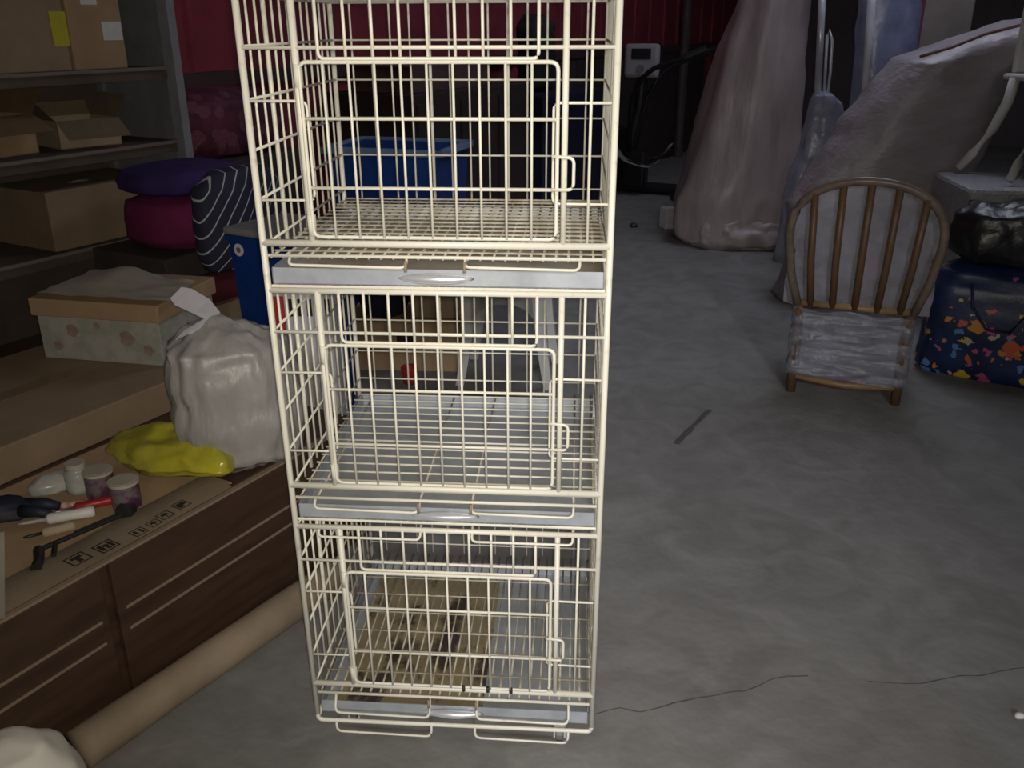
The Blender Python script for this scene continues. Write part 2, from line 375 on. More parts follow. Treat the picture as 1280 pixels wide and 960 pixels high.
# -- opened carton with printed flap on the wardrobe
ca = empty('open_carton', UV(1.05, -1.85, HB), RZ); tag(ca, 'opened flat cardboard tray with handling symbols printed on its flap', 'carton')
def cloc(p): # world -> carton local
    q = touv(p); u, v = SU*p.x+CU*p.y, CU*p.x-SU*p.y; return Vector((u-1.05, -(v+1.85), p.z-HB))
def cardfl(bm): box(bm, (-.48, -.20, .0015), (.36, .28, .005))
obj('base_sheet', cardfl, M_card, ca)
def flapf(bm): quadsheet(bm, lambda a, b2: (-.46+.80*a, -.222+.105*b2, .007+.012*math.sin(b2*2.6)+.003*noise.noise(Vector((a*5, b2, 1)))), 30, 6, .004)
fl = obj('printed_flap', flapf, M_card3, ca, smooth=False)
M_ink = mat('dark_ink', (.03, .022, .02), .8)
def icon(px, py, sz, glyph):
    p = cloc(at(px, py, z=HB+.02)); o = empty('tmp'); bpy.data.objects.remove(o)
    def f(bm):
        def q(x0, y0, x1, y1):
            vs = [bm.verts.new((sz*x, sz*y, 0)) for x, y in ((x0, y0), (x1, y0), (x1, y1), (x0, y1))]; bm.faces.new(vs)
        w_ = .09
        q(-.5, -.5, .5, -.5+w_); q(-.5, .5-w_, .5, .5); q(-.5, -.5+w_, -.5+w_, .5-w_); q(.5-w_, -.5+w_, .5, .5-w_)
        for g in glyph: q(*g)
    k = obj('printed_symbol', f, M_ink, fl, p+Vector((0, 0, .007)), 0)
G1 = ((-.12, -.35, .12, .1), (-.28, .05, .28, .3)); G2 = ((-.35, -.3, -.15, .3), (-.05, -.35, .12, .2), (.2, -.3, .36, .34), (-.3, .0, .3, .1)); G3 = ((-.3, -.05, .3, .1), (-.05, -.35, .05, .0), (-.22, .1, .22, .28)); G4 = ((-.3, -.3, -.1, .32), (.1, -.3, .3, .32)); G5 = ((-.35, -.35, .05, .3), (.05, -.1, .35, .3))
for (px, py, sz, g) in ((98, 702, .045, G1), (133, 686, .045, G2), (174, 668, .034, G4), (193, 657, .03, G3), (207, 647, .034, G3), (227, 634, .036, G5)): icon(px, py, sz, g)
# -- odds and ends in the opened carton
ZT = HB+.0075
def on(px, py, z=ZT): return at(px, py, z=z)
M_tin = mat('purple_tin', (.09, .03, .06), .4, .3, 18, col2=(.16, .13, .14), thr=(.45, .55)); M_lid = mat('tin_lid', (.50, .45, .38), .5, .1)
for (px, py, lab) in ((128, 621, 'small paint tin with pale lid beside the clear jar'), (160, 634, 'small paint tin with pale lid nearest the yellow bag')):
    t = empty('paint_tin', on(px, py), .4)
    obj('can', lambda bm: cyl(bm, (0, 0, 0), .034, .068, 28), M_tin, t); obj('lid', lambda bm: (cyl(bm, (0, 0, .068), .036, .007, 28), cyl(bm, (0, 0, .075), .029, .001, 28)), M_lid, t)
    obj('seam', lambda bm: (cyl(bm, (0, 0, .001), .0352, .004, 28)), M_lid, t)
    tag(t, lab, 'tin', 'paint tins in the opened carton')
t = empty('clear_jar', on(100, 612)); M_glass = mat('cloudy_plastic', (.62, .62, .58), .25, .2, 14, alpha=.8)
obj('jar_body', lambda bm: loft(bm, [(0, 0, 0, .030, .030), (.05, 0, 0, .031, .031), (.06, 0, 0, .022, .022), (.066, 0, 0, .022, .022)], 20, 2), M_glass, t, smooth=True)
obj('jar_lid', lambda bm: cyl(bm, (0, 0, .066), .024, .012, 20), M_lid, t); tag(t, 'cloudy clear plastic jar standing between the tins and the blister pack', 'jar')
t = obj('blister_pack', lambda bm: loft(bm, [(0, 0, 0, .05, .035), (.02, 0, 0, .052, .036), (.035, 0, 0, .03, .02), (.04, 0, 0, .01, .01)], 24, 3, .06, 5, .006, 30, 2), M_glass, loc=on(66, 613)+Vector((0, 0, .006)), rz=.6, smooth=True)
tag(t, 'crumpled clear blister pack behind the red screwdrivers', 'packaging')
M_redp = mat('red_plastic', (.45, .03, .03), .4, .2, 20)
def stick(name, a, b2, r, m, lab, cat, z=.012, tip=None, tm=None):
    A, B = on(*a), on(*b2); A.z = B.z = ZT+r+z*0; dirv = (B-A)
    t = empty(name, A)
    obj('body', lambda bm: tube(bm, [dirv*q for q in (0, .05, .3, .6, .64)], [r*.8, r, r*.9, r, r*.6], 12), m, t, smooth=True)
    obj('tip', lambda bm: tube(bm, [dirv*.62, dirv*.9, dirv], [r*.35, r*.3, r*.15], 8), tm or M_glass, t, smooth=True)
    return tag(t, lab, cat)
stick('screwdriver', (150, 628), (60, 648), .012, M_redp, 'red handled screwdriver beside the purple tins', 'screwdriver', tm=mat('tool_steel', (.4, .4, .42), .3, metal=.8))
stick('screwdriver', (108, 634), (45, 640), .010, mat('red_white_grip', (.50, .06, .06), .5, 0, 30, col2=(.55, .5, .45), thr=(.35, .5)), 'short red and white screwdriver under the blister pack', 'screwdriver', tm=mat('tool_steel', (.4, .4, .42), .3, metal=.8))
stick('sealant_tube', (120, 645), (24, 662), .014, M_white, 'slim white sealant tube lying across the tools', 'tube')
stick('paint_brush', (95, 662), (30, 678), .012, M_card3, 'tan wooden handled brush below the white sealant tube', 'brush', tm=M_black)
def gun(bm):
    a, b2 = on(50, 694), on(158, 648); a.z = b2.z = ZT+.014; o0 = on(110, 668)
    for q in (a, b2): q -= o0
    tube(bm, [a, a.lerp(b2, .5), b2], .006, 8); off = Vector((.012, .018, .004)); tube(bm, [a.lerp(b2, .3)+off, b2+off], .004, 8)
    tube(bm, [a, a+Vector((.02, -.04, 0)), a+Vector((.03, -.075, 0))], [.012, .011, .012], 8); tube(bm, [a.lerp(b2, .18), a.lerp(b2, .18)+Vector((.02, -.05, 0))], .006, 8)
    box(bm, tuple(b2+Vector((-.02, -.012, -.01))), tuple(b2+Vector((.02, .022, .016))), .003)
t = obj('caulking_gun', gun, M_black, loc=on(110, 668), smooth=False); tag(t, 'black metal caulking gun with trigger lying in the carton', 'tool')
t = obj('work_glove', lambda bm: (loft(bm, [(0, 0, 0, .075, .045), (.025, 0, 0, .07, .04), (.04, .01, 0, .04, .02)], 24, 2.2, .08, 4, .01, 16, 5), tube(bm, [(.05, .01, .015), (.10, .0, .018), (.13, -.005, .012)], [.018, .016, .01], 8), tube(bm, [(.05, -.02, .015), (.09, -.035, .018), (.12, -.045, .012)], [.016, .014, .01], 8)), mat('navy_rubber', (.02, .025, .045), .6, .2, 10), loc=on(4, 648)+Vector((0, 0, .01)), rz=.2, smooth=True)
tag(t, 'dark navy work glove crumpled in the carton corner', 'glove')
# -- white board and tape roll at the frame's edge
b = at(6, 772, z=HB+.008)
t = empty('white_board', (b.x, b.y, HB+.0075), R(38)); obj('board', lambda bm: quadsheet(bm, lambda a, b2: (-.22+(.22+.035*b2)*a, .0, .185*b2), 2, 2, .012), mat('off_white_board', (.50, .46, .40), .7, .1, 5), t)
tag(t, 'off-white offcut board standing on the end of the wardrobe', 'board')
def ringf(bm):
    for (r0, r1) in ((.034, .014),):
        n = 24; vs = []
        for r, y in ((r0, -.02), (r0, .02), (r1, .02), (r1, -.02)): vs.append([bm.verts.new((r*math.cos(6.2832*i/n), y, r*math.sin(6.2832*i/n))) for i in range(n)])
        for k in range(4):
            for i in range(n): bm.faces.new((vs[k][i], vs[k][(i+1) % n], vs[(k+1) % 4][(i+1) % n], vs[(k+1) % 4][i]))
e = Vector((b.x, b.y, HB+.0075))+Vector((math.cos(R(38)), math.sin(R(38)), 0))*-.012
t = obj('tape_roll', ringf, M_white, loc=(e.x, e.y, e.z+.220), rz=R(38), smooth=False); tag(t, 'white roll of tape balanced on the off-white board', 'tape')
# -- white stuffed sack in the corner
c = UV(.595, -1.365, 0)
t = obj('stuffed_sack', lambda bm: loft(bm, [(.0, 0, 0, .07, .07), (.06, 0, 0, .105, .105), (.18, 0, 0, .115, .11), (.28, 0, 0, .10, .095), (.34, 0, 0, .06, .055), (.35, 0, 0, .01, .01)], 40, 2.2, .03, 5, .014, 7, 3), mat('white_fabric', (.72, .68, .62), .9, .05, 10), loc=(c.x, c.y, 0), smooth=True)
tag(t, 'plump off-white fabric sack on the floor at the tube end', 'sack')
# -- big flat carton
def lbox(name, u0, u1, v0, v1, z0, z1, m, label, cat, bev=.004, group=None, rot=0):
    o = boxo(name, (-(u1-u0)/2, -(v1-v0)/2, 0), ((u1-u0)/2, (v1-v0)/2, z1-z0), m, None, UV((u0+u1)/2, (v0+v1)/2, z0), RZ+rot, bev)
    return tag(o, label, cat, group)
fc = lbox('flat_carton', .55, 1.88, -2.80, -2.16, HB+.001, HB+.10, M_card2, 'large flat brown carton behind the opened tray, under the lidded box', 'carton')
boxo('packing_tape', (-.66, -.03, .0986), (.66, .03, .0996), mat('brown_tape', (.30, .20, .11), .35), fc)
# -- lidded box printed with grey-green pattern
ZB = HB+.101
P0, P1 = touv(at(34, 374, z=.70)), touv(at(196, 384, z=.70))
def uvp(p): return (SU*p.x+CU*p.y, CU*p.x-SU*p.y)
A = at(34, 374, z=.70); B = at(196, 384, z=.70); dv = (B-A); wd = dv.length; ang = math.atan2(dv.y, dv.x)
lb = empty('lidded_box', (B.x, B.y, ZB), ang)
m_pat = mat('grey_green_print', (.40, .375, .34), .8, 0, 16, col2=(.31, .32, .27), thr=(.42, .56))
boxo('carton', (-wd+.012, .012, 0), (-.012, .34, .185), m_pat, lb, bev=.003)
boxo('lid', (-wd, 0, .145), (0, .352, .202), M_card, lb, bev=.004)
M_flo = mat('faded_rose', (.36, .26, .21), .8, .2, 30)
for (x, zz, r) in ((-.32, .10, .022), (-.13, .085, .026), (-.23, .12, .012), (-.06, .05, .018), (-.38, .045, .016)):
    def rose(bm):
        n = 10; c0 = bm.verts.new((0, 0, 0)); vs = [bm.verts.new((r*(1+.18*math.cos(5*6.283*i/n))*math.cos(6.283*i/n), 0, r*math.sin(6.283*i/n))) for i in range(n)]
        for i in range(n): bm.faces.new((c0, vs[i], vs[(i+1) % n]))
    obj('printed_flower', rose, M_flo, lb, (x, .0113, zz))
tag(lb, 'brown lidded box with faded grey-green flower print on the flat carton', 'box')
# -- canvas bag flattened on the lidded box
cvs = [(30, 362), (100, 313), (178, 338), (245, 347), (190, 372), (130, 370)]
def bagf(bm):
    T = .704
    def f(a, b2):
        x = -wd+.02+(wd+.02)*a*(1-.1*b2); y = .02+.30*b2*(1-.25*a)
        h = .010+.035*math.exp(-((a-.38)/.22)**2-((b2-.75)/.4)**2)+.006*noise.noise(Vector((a*6, b2*6, 0)))
        return (x, y, .204+max(.004, h))
    quadsheet(bm, f, 26, 20, .006)
t = obj('canvas_bag', bagf, mat('undyed_canvas', (.78, .70, .58), .9, .1, 9), loc=(B.x, B.y, ZB), rz=ang, smooth=True)
tag(t, 'undyed canvas bag flattened on the lidded box', 'bag')
# -- white tied plastic bag
bc = (at(285, 592, z=HB)+at(352, 590, z=HB))/2+Vector((-.055, .07, 0))
wb = empty('plastic_bag', (bc.x+.01, bc.y+.012, HB+.012), .3)
def wbag(bm): loft(bm, [(0, 0, 0, .10, .09), (.03, 0, 0, .15, .13), (.14, 0, 0, .168, .14), (.26, -.005, 0, .165, .135), (.33, -.01, 0, .145, .115), (.365, -.02, 0, .09, .075), (.385, -.025, 0, .035, .03), (.40, -.03, 0, .018, .018)], 72, 2.5, .025, 17, .014, 13, 1, 7)
obj('sack_body', wbag, mat('milky_plastic', (.36, .335, .31), .42, .12, 7, bump=1, bscale=12, spec=.5, stretch=(1.6, 1.6, .5)), wb, smooth=True)
M_milk = mat('milky_ear', (.80, .78, .82), .35, .06, 12)
def ear(pts, ws):
    def f(bm):
        vs = []
        for p, w_ in zip(pts, ws): vs.append((bm.verts.new(Vector(p)+Vector((w_, .012, w_*.7))), bm.verts.new(Vector(p)-Vector((w_, .012, w_*.7))))) 
        for a, b2 in zip(vs, vs[1:]): bm.faces.new((a[0], b2[0], b2[1], a[1]))
        bmesh.ops.solidify(bm, geom=bm.faces[:], thickness=.006)
    return f
obj('tied_ear', ear([(-.03, 0, .395), (-.06, -.01, .43), (-.10, -.02, .462), (-.115, -.025, .475)], [.012, .02, .022, .014]), M_milk, wb)
obj('tied_ear', ear([(-.03, 0, .385), (-.08, -.03, .385), (-.12, -.05, .372)], [.014, .022, .012]), M_milk, wb)
tag(wb, 'full white translucent plastic bag tied at the top beside the cage', 'bag')
# -- yellow plastic bag
yc = at(228, 590, z=HB+.006)
def ybag(bm): loft(bm, [(0, 0, 0, .15, .08), (.02, 0, 0, .180, .10), (.055, .01, .0, .165, .085), (.085, .03, .005, .11, .055), (.10, .045, .01, .03, .02)], 64, 2.3, .06, 5, .022, 8, 8, 7)
t = obj('yellow_bag', ybag, mat('yellow_film', (.46, .40, .02), .18, 0, 9, col2=(.30, .28, .05), bump=.6, bscale=22, spec=.8), loc=(yc.x-.012, yc.y+.012, HB+.028), rz=-.3, smooth=True)
tag(t, 'shiny yellow plastic bag crumpled against the white bag', 'bag')

# ------------------------------------------------------------------ shelf rack
VR, RD = -3.30, .50
M_rack = mat('grey_steel', (.24, .24, .25), .5, .15, 10); M_shelf = mat('dark_board', (.13, .10, .08), .8, .2, 4)
RU0, RU1 = .7, 2.78
rk = empty('shelf_rack', UV((RU0+RU1)/2, VR-RD/2, 0), RZ); tag(rk, 'grey steel storage rack with dark board shelves against the red wall', 'shelves')
hl = (RU1-RU0)/2
for sx in (-1, 1):
    for sy in (-1, 1): boxo('upright', (sx*hl-.02+(.03 if sx > 0 else -.03), sy*RD/2-.03, 0), (sx*hl+.02+(.03 if sx > 0 else -.03), sy*RD/2+.03, 2.3), M_rack if sy > 0 or sx < 0 else mat('pale_steel', (.33, .33, .36), .45), rk)
boxo('end_panel', (hl+.03, -RD/2+.05, 0), (hl+.036, RD/2-.03, 2.3), M_rack, rk)
boxo('rack_back', (-hl, RD/2-.009, 0), (hl, RD/2-.003, 2.3), M_shelf, rk)
SZ = (1.335, 1.030, .655, .2, 1.9)
for zz in SZ: boxo('shelf', (-hl, -RD/2+.01, zz-.05), (hl, RD/2-.011, zz), M_shelf, rk)
for zz in SZ[:4]: boxo('shelf_lip', (-hl, -RD/2-.002, zz-.012), (hl, -RD/2+.0095, zz+.001), mat('worn_lip', (.22, .19, .17), .7), rk)
def shelfbox(px0, px1, z0, h, dep, m, label, name='carton', cat='carton', setb=.03, rot=0):
    u0, u1 = [touv2(at(px, 100, v=VR-setb)) for px in (px0, px1)]
    return lbox(name, u0, u1, VR-setb-dep, VR-setb, z0, z0+h, m, label, cat, rot=rot)
def touv2(p): return SU*p.x+CU*p.y
b1 = shelfbox(-75, 93, 1.336, .42, .40, M_card2, 'tall brown carton with a yellow sticker on the upper shelf')
b2_ = shelfbox(97, 163, 1.336, .40, .40, M_card, 'narrow brown carton with white labels on the upper shelf')
def label_on(parent, px0, py0, px1, py1, m, setb, name):
    a, c = at(px0, py0, v=VR-setb+.002), at(px1, py1, v=VR-setb+.002)
    inv = (Matrix.Translation(parent.location) @ Matrix.Rotation(parent.rotation_euler.z, 4, 'Z')).inverted()
    a, c = inv @ a, inv @ c; y = min(a.y, c.y)
    return boxo(name, (a.x, y-.001, c.z), (c.x, y, a.z), m, parent)
label_on(b1, 60, 14, 88, 58, mat('yellow_sticker', (.55, .50, .03), .6, .1, 20), .03, 'sticker')
label_on(b2_, 126, 27, 154, 50, M_paper, .03, 'paper_label'); label_on(b2_, 98, -10, 121, 6, M_paper, .03, 'paper_label')
def opencarton(name, loc, rz, w_, d, h, m, label, fa=(.5, -.3, .9, .2)):
    t = empty(name, loc, rz); th = .004
    obj('tub', lambda bm: (box(bm, (-w_/2, -d/2, 0), (w_/2, d/2, th)), box(bm, (-w_/2, -d/2, 0), (w_/2, -d/2+th, h)), box(bm, (-w_/2, d/2-th, 0), (w_/2, d/2, h)), box(bm, (-w_/2, -d/2, 0), (-w_/2+th, d/2, h)), box(bm, (w_/2-th, -d/2, 0), (w_/2, d/2, h))), m, t)
    for k, a in enumerate(fa):
        L_ = (d if k < 2 else w_)*.45
        def f(bm):
            q = [(-.5, 0), (.5, 0), (.5, 1), (-.5, 1)]
            vs = []
            for (s_, l_) in q:
                if k == 0: vs.append((s_*w_, -d/2-l_*L_*math.cos(a), h+l_*L_*math.sin(a)))
                elif k == 1: vs.append((s_*w_, d/2+l_*L_*math.cos(a)*.3, h+l_*L_*math.sin(a)))
                elif k == 2: vs.append((-w_/2-l_*L_*math.cos(a)*.6, s_*d, h+l_*L_*math.sin(a)))
                else: vs.append((w_/2+l_*L_*math.cos(a)*.6, s_*d, h+l_*L_*math.sin(a)))
            bm.faces.new([bm.verts.new(v) for v in vs]); bmesh.ops.solidify(bm, geom=bm.faces[:], thickness=.004)
        obj('flap', f, m, t)
    return tag(t, label, 'carton')
SHZ = 1.031
opencarton('open_box', UV(2.05, VR-.26, SHZ), RZ+.1, .30, .28, .15, M_card, 'open tan carton with raised flaps on the middle shelf', (-.5, .9, .5, .7))
opencarton('open_box', UV(2.46, VR-.24, SHZ), RZ-.2, .26, .26, .11, M_card3, 'small open carton with splayed flaps on the middle shelf end', (-.6, .5, .6, .9))
lp = UV(1.86, VR-.065, SHZ+.004)
t = obj('red_packet', lambda bm: loft(bm, [(0, 0, 0, .10, .025), (.04, 0, 0, .105, .03), (.08, 0, .005, .095, .022), (.09, 0, .008, .06, .01)], 32, 2.6, .03, 5, .006, 12, 2), mat('red_foil', (.28, .03, .035), .4, .3, 14), loc=lp, rz=RZ, smooth=True)
tag(t, 'red printed plastic packet lying before the open tan carton', 'packet')
boxo('printed_patch', (-.02, -.0345, .03), (.02, -.0325, .06), mat('blue_print', (.12, .25, .35), .5), t)
shelfbox(28, 188, .656, .235, .38, M_card2, 'wide brown carton on the lower shelf', setb=.04)
t = obj('crumpled_plastic', lambda bm: loft(bm, [(0, 0, 0, .08, .08), (.08, 0, 0, .09, .09), (.15, .01, 0, .07, .06), (.18, .0, 0, .03, .03)], 48, 2.2, .1, 5, .02, 14, 4, 7), mat('dull_grey_film', (.30, .28, .27), .35, .3, 10), loc=UV(1.80, VR-.17, .664), rz=RZ, smooth=True)
tag(t, 'crumpled grey plastic wrap on the lower shelf beside the wide carton', 'plastic wrap')
t = obj('paper_scrap', lambda bm: quadsheet(bm, lambda a, b2: (.09*a, .05*b2, .003+.008*noise.noise(Vector((a*3, b2*3, 1)))+.006), 5, 4, .0015), M_paper, loc=UV(2.30, VR-.10, .893), rz=RZ)
tag(t, 'small white paper scrap on the wide carton', 'paper')

# ------------------------------------------------------------------ bedding pile past the rack
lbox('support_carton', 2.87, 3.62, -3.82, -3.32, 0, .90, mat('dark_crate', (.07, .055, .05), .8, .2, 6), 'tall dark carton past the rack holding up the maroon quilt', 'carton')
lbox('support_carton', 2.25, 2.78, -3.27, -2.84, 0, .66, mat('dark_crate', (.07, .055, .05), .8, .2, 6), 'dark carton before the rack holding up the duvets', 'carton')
def blob(name, loc, rx, ry, h, m, label, cat, rz=RZ, fold=.05, nf=7, wr=.02, seed=0, pw=2.6, ws=7):
    lv = [(0, 0, 0, rx*.86, ry*.86), (h*.15, 0, 0, rx*.98, ry*.98), (h*.5, 0, 0, rx, ry), (h*.85, 0, 0, rx*.93, ry*.93), (h, 0, 0, rx*.6, ry*.6), (h*1.02, 0, 0, rx*.1, ry*.1)]
    return tag(obj(name, lambda bm: loft(bm, lv, 48, pw, fold, nf, wr, ws, seed, 4), m, None, loc, rz, True), label, cat)
def quiltmat():
    m = mat('maroon_quilt', (.16, .03, .06), .7, 0, 9, col2=(.06, .012, .03)); nt = m.node_tree; N = nt.nodes; L = nt.links; b = N['Principled BSDF']
    tc = [x for x in N if x.type == 'TEX_COORD'][0]; v = N.new('ShaderNodeTexVoronoi'); v.inputs['Scale'].default_value = 13; v.feature = 'SMOOTH_F1'; L.new(tc.outputs['Object'], v.inputs['Vector'])
    wv = N.new('ShaderNodeTexWave'); wv.inputs['Scale'].default_value = 40; wv.inputs['Distortion'].default_value = 14; wv.inputs['Detail Scale'].default_value = 3; L.new(tc.outputs['Object'], wv.inputs['Vector'])
    mu = N.new('ShaderNodeMath'); mu.operation = 'LESS_THAN'; mu.inputs[1].default_value = .36; L.new(v.outputs['Distance'], mu.inputs[0])
    m2 = N.new('ShaderNodeMath'); m2.operation = 'MULTIPLY'; L.new(mu.outputs[0], m2.inputs[0]); L.new(wv.outputs[0], m2.inputs[1])
    mx = N.new('ShaderNodeMixRGB'); mx.inputs[2].default_value = (.26, .09, .14, 1); L.new(m2.outputs[0], mx.inputs[0]); L.new([x for x in N if x.type == 'VALTORGB'][0].outputs[0], mx.inputs[1]); L.new(mx.outputs[0], b.inputs['Base Color'])
    return m
def stripemat():
    m = mat('navy_stripe', (.035, .035, .07), .8, .2, 9); nt = m.node_tree; N = nt.nodes; L = nt.links; b = N['Principled BSDF']
    tc = [x for x in N if x.type == 'TEX_COORD'][0]; wv = N.new('ShaderNodeTexWave'); wv.inputs['Scale'].default_value = 8; wv.inputs['Distortion'].default_value = 1.1; wv.inputs['Detail'].default_value = 1; wv.bands_direction = 'X'
    mp = N.new('ShaderNodeMapping'); mp.inputs['Rotation'].default_value = (0, R(-38), 0); L.new(tc.outputs['Object'], mp.inputs[0]); L.new(mp.outputs[0], wv.inputs['Vector'])
    cr = N.new('ShaderNodeValToRGB'); cr.color_ramp.elements[0].position = .955; cr.color_ramp.elements[0].color = (0, 0, 0, 1); cr.color_ramp.elements[1].position = .985; L.new(wv.outputs[0], cr.inputs[0])
    mx = N.new('ShaderNodeMixRGB'); mx.inputs[2].default_value = (.55, .55, .58, 1); L.new(cr.outputs[0], mx.inputs[0]); L.new([x for x in N if x.type == 'VALTORGB'][0].outputs[0], mx.inputs[1]); L.new(mx.outputs[0], b.inputs['Base Color'])
    return m
blob('magenta_duvet', UV(2.54, -3.03, .672), .235, .20, .195, mat('magenta_cloth', (.22, .02, .10), .85, .2, 6), 'folded magenta duvet under the violet one', 'duvet', seed=1, fold=.03, wr=.012)
blob('violet_duvet', UV(2.55, -3.03, .882), .245, .21, .095, mat('violet_cloth', (.06, .03, .17), .85, .2, 6), 'folded violet duvet on the magenta one', 'duvet', seed=2, fold=.04, wr=.012)
blob('maroon_quilt', UV(3.25, -3.57, .915), .36, .21, .29, quiltmat(), 'maroon patterned quilt bundle on the tall dark carton', 'quilt', seed=3, fold=.015, pw=4.5, wr=.012)
lbox('cushion_carton', 2.12, 2.80, -2.82, -2.62, 0, .50, M_card2, 'dark carton under the maroon blanket', 'carton')
t = obj('maroon_blanket', lambda bm: loft(bm, [(0, 0, 0, .32, .08), (.03, 0, 0, .335, .09), (.07, 0, 0, .32, .08), (.085, 0, 0, .15, .04)], 40, 4, .02, 6, .007, 9, 6), mat('dark_maroon_cloth', (.13, .02, .03), .9, .2, 8), loc=UV(2.45, -2.72, .508), rz=RZ, smooth=True)
tag(t, 'dark maroon blanket folded under the pinstriped cushion', 'blanket')
blob('striped_cushion', UV(2.55, -2.725, .606), .22, .085, .37, stripemat(), 'navy cushion with thin white pinstripes before the duvets', 'cushion', rz=RZ, seed=4, fold=.01, pw=2.4, wr=.01)
# -- blue bin with round sticker
def bin_(bm, a, b2, h, t=.012):
    n = 4; 
    def rect(w_, d, z): return [bm.verts.new((sx*w_/2, sy*d/2, z)) for sx, sy in ((-1, -1), (1, -1), (1, 1), (-1, 1))]
    r = [rect(a*.86, b2*.86, 0), rect(a, b2, h), rect(a*1.06, b2*1.06, h), rect(a*1.06, b2*1.06, h+.02), rect(a-t, b2-t, h+.02), rect(a*.86-t, b2*.86-t, t)]
    bm.faces.new(r[0][::-1]); bm.faces.new(r[-1])
    for A_, B_ in zip(r, r[1:]):
        for j in range(4): bm.faces.new((A_[j], A_[(j+1) % 4], B_[(j+1) % 4], B_[j]))
M_blue = mat('blue_plastic', (.012, .05, .24), .35, .2, 5)
bb = empty('blue_bin', UV(2.50, -2.415, 0), R(-30))
obj('tub', lambda bm: bin_(bm, .34, .30, .75), M_blue, bb)
obj('lid', lambda bm: box(bm, (-.185, -.165, .771), (.185, .165, .80), .01), mat('grey_lid', (.28, .27, .25), .6), bb)
st = at(293, 306, Y=3.53)
obj('round_sticker', lambda bm: cyl(bm, (0, 0, 0), .024, .002, 24, axis='Y'), M_paper, bb, (-.125, -.1500, .715))
obj('sticker_print', lambda bm: cyl(bm, (0, 0, 0), .011, .001, 12, axis='Y'), mat('dull_red_print', (.35, .12, .12), .8), bb, (-.125, -.1512, .715))
tag(bb, 'blue plastic bin with grey lid and round white sticker behind the cage', 'bin')
dt = empty('detergent_box', UV(2.20, -2.08, 0), R(0))
boxo('carton', (-.10, -.07, 0), (.10, .07, .67), M_paper, dt, bev=.003)
boxo('red_panel', (-.10, -.0725, .54), (-.06, -.0705, .66), mat('print_red', (.55, .05, .04), .6), dt)
for i in range(5): boxo('printed_bar', (-.045+i*.03, -.0725, .59), (-.028+i*.03, -.0705, .65), M_ink, dt)
tag(dt, 'white detergent box with red and black print before the blue bin', 'box')
# -- big blue crate further back
bk = empty('blue_crate', (-.60, 4.88, 0), -.3); obj('tub', lambda bm: bin_(bm, .62, .45, .88), mat('royal_blue_plastic', (.02, .07, .30), .4, .2, 5), bk)
obj('rim', lambda bm: [box(bm, a, b2, .004) for a, b2 in (((-.34, -.25, .88), (.34, -.22, .915)), ((-.34, .22, .88), (.34, .25, .915)), ((-.34, -.25, .88), (-.31, .25, .915)), ((.31, -.25, .88), (.34, .25, .915)))], mat('pale_blue_rim', (.22, .33, .50), .4), bk)
tag(bk, 'large royal blue crate with paler rim behind the top tier', 'crate')
# -- brown carton and dark pot behind the middle tier
bx = boxo('brown_carton', (-.26, -.16, 0), (.26, .16, .24), M_card, None, (-.50, 4.05, 0), -.06, .004); tag(bx, 'plain brown carton on the floor behind the middle tier', 'carton')
boxo('carton_slot', (-.02, -.1615, .14), (.06, -.1605, .175), M_ink, bx)
t2 = boxo('small_carton', (-.10, -.12, 0), (.10, .12, .24), M_card2, None, (-.345, 4.06, .2415), -.1, .004); tag(t2, 'small brown carton beside the dark pot on the plain carton', 'carton')
t = empty('dark_pot', (-.60, 4.05, .242)); obj('pot', lambda bm: loft(bm, [(0, 0, 0, .10, .10), (.10, 0, 0, .13, .13), (.13, 0, 0, .138, .138), (.14, 0, 0, .12, .12), (.06, 0, 0, .1, .1)], 32, 2), mat('navy_glaze', (.02, .022, .045), .3), t, smooth=True)
obj('pot_rim', lambda bm: tube(bm, [(.137*math.cos(i*.2618), .137*math.sin(i*.2618), .135) for i in range(24)], .008, 8, True), M_black, t, smooth=True); tag(t, 'dark navy pot standing on the plain brown carton', 'pot')
t = obj('red_cup', lambda bm: loft(bm, [(0, 0, 0, .028, .028), (.075, 0, 0, .038, .038), (.08, 0, 0, .036, .036), (.02, 0, 0, .027, .027)], 24, 2), mat('red_cup_plastic', (.45, .03, .03), .4), loc=(-.46, 3.74, 0), smooth=True); tag(t, 'small red cup on the floor before the brown carton', 'cup')
# -- white plastic stool
stl = empty('plastic_stool', (-.01, 3.86, 0), -.15)
M_wp = mat('white_plastic', (.62, .61, .58), .4, .08, 8)
obj('seat', lambda bm: (box(bm, (-.19, -.17, .42), (.19, .17, .455), .012), box(bm, (-.175, -.155, .40), (.175, .155, .43), .01)), M_wp, stl)
for sx in (-1, 1):
    for sy in (-1, 1):
        def leg(bm):
            rings = []
            for k in range(9):
                t_ = k/8; z_ = .42*(1-t_); x = sx*(.165+.045*t_**1.6); y = sy*(.145+.035*t_**1.6); wx = .055-.018*t_; wy = .05-.015*t_
                rings.append([bm.verts.new((x+a*wx/2*1.0-sx*wx*.3, y+b3*wy/2-sy*wy*.3, z_)) for a, b3 in ((-1, -1), (1, -1), (1, 1), (-1, 1))])
            for A_, B_ in zip(rings, rings[1:]):
                for j in range(4): bm.faces.new((A_[j], A_[(j+1) % 4], B_[(j+1) % 4], B_[j]))
            bm.faces.new(rings[0]); bm.faces.new(rings[-1][::-1])
        obj('leg', leg, M_wp, stl)
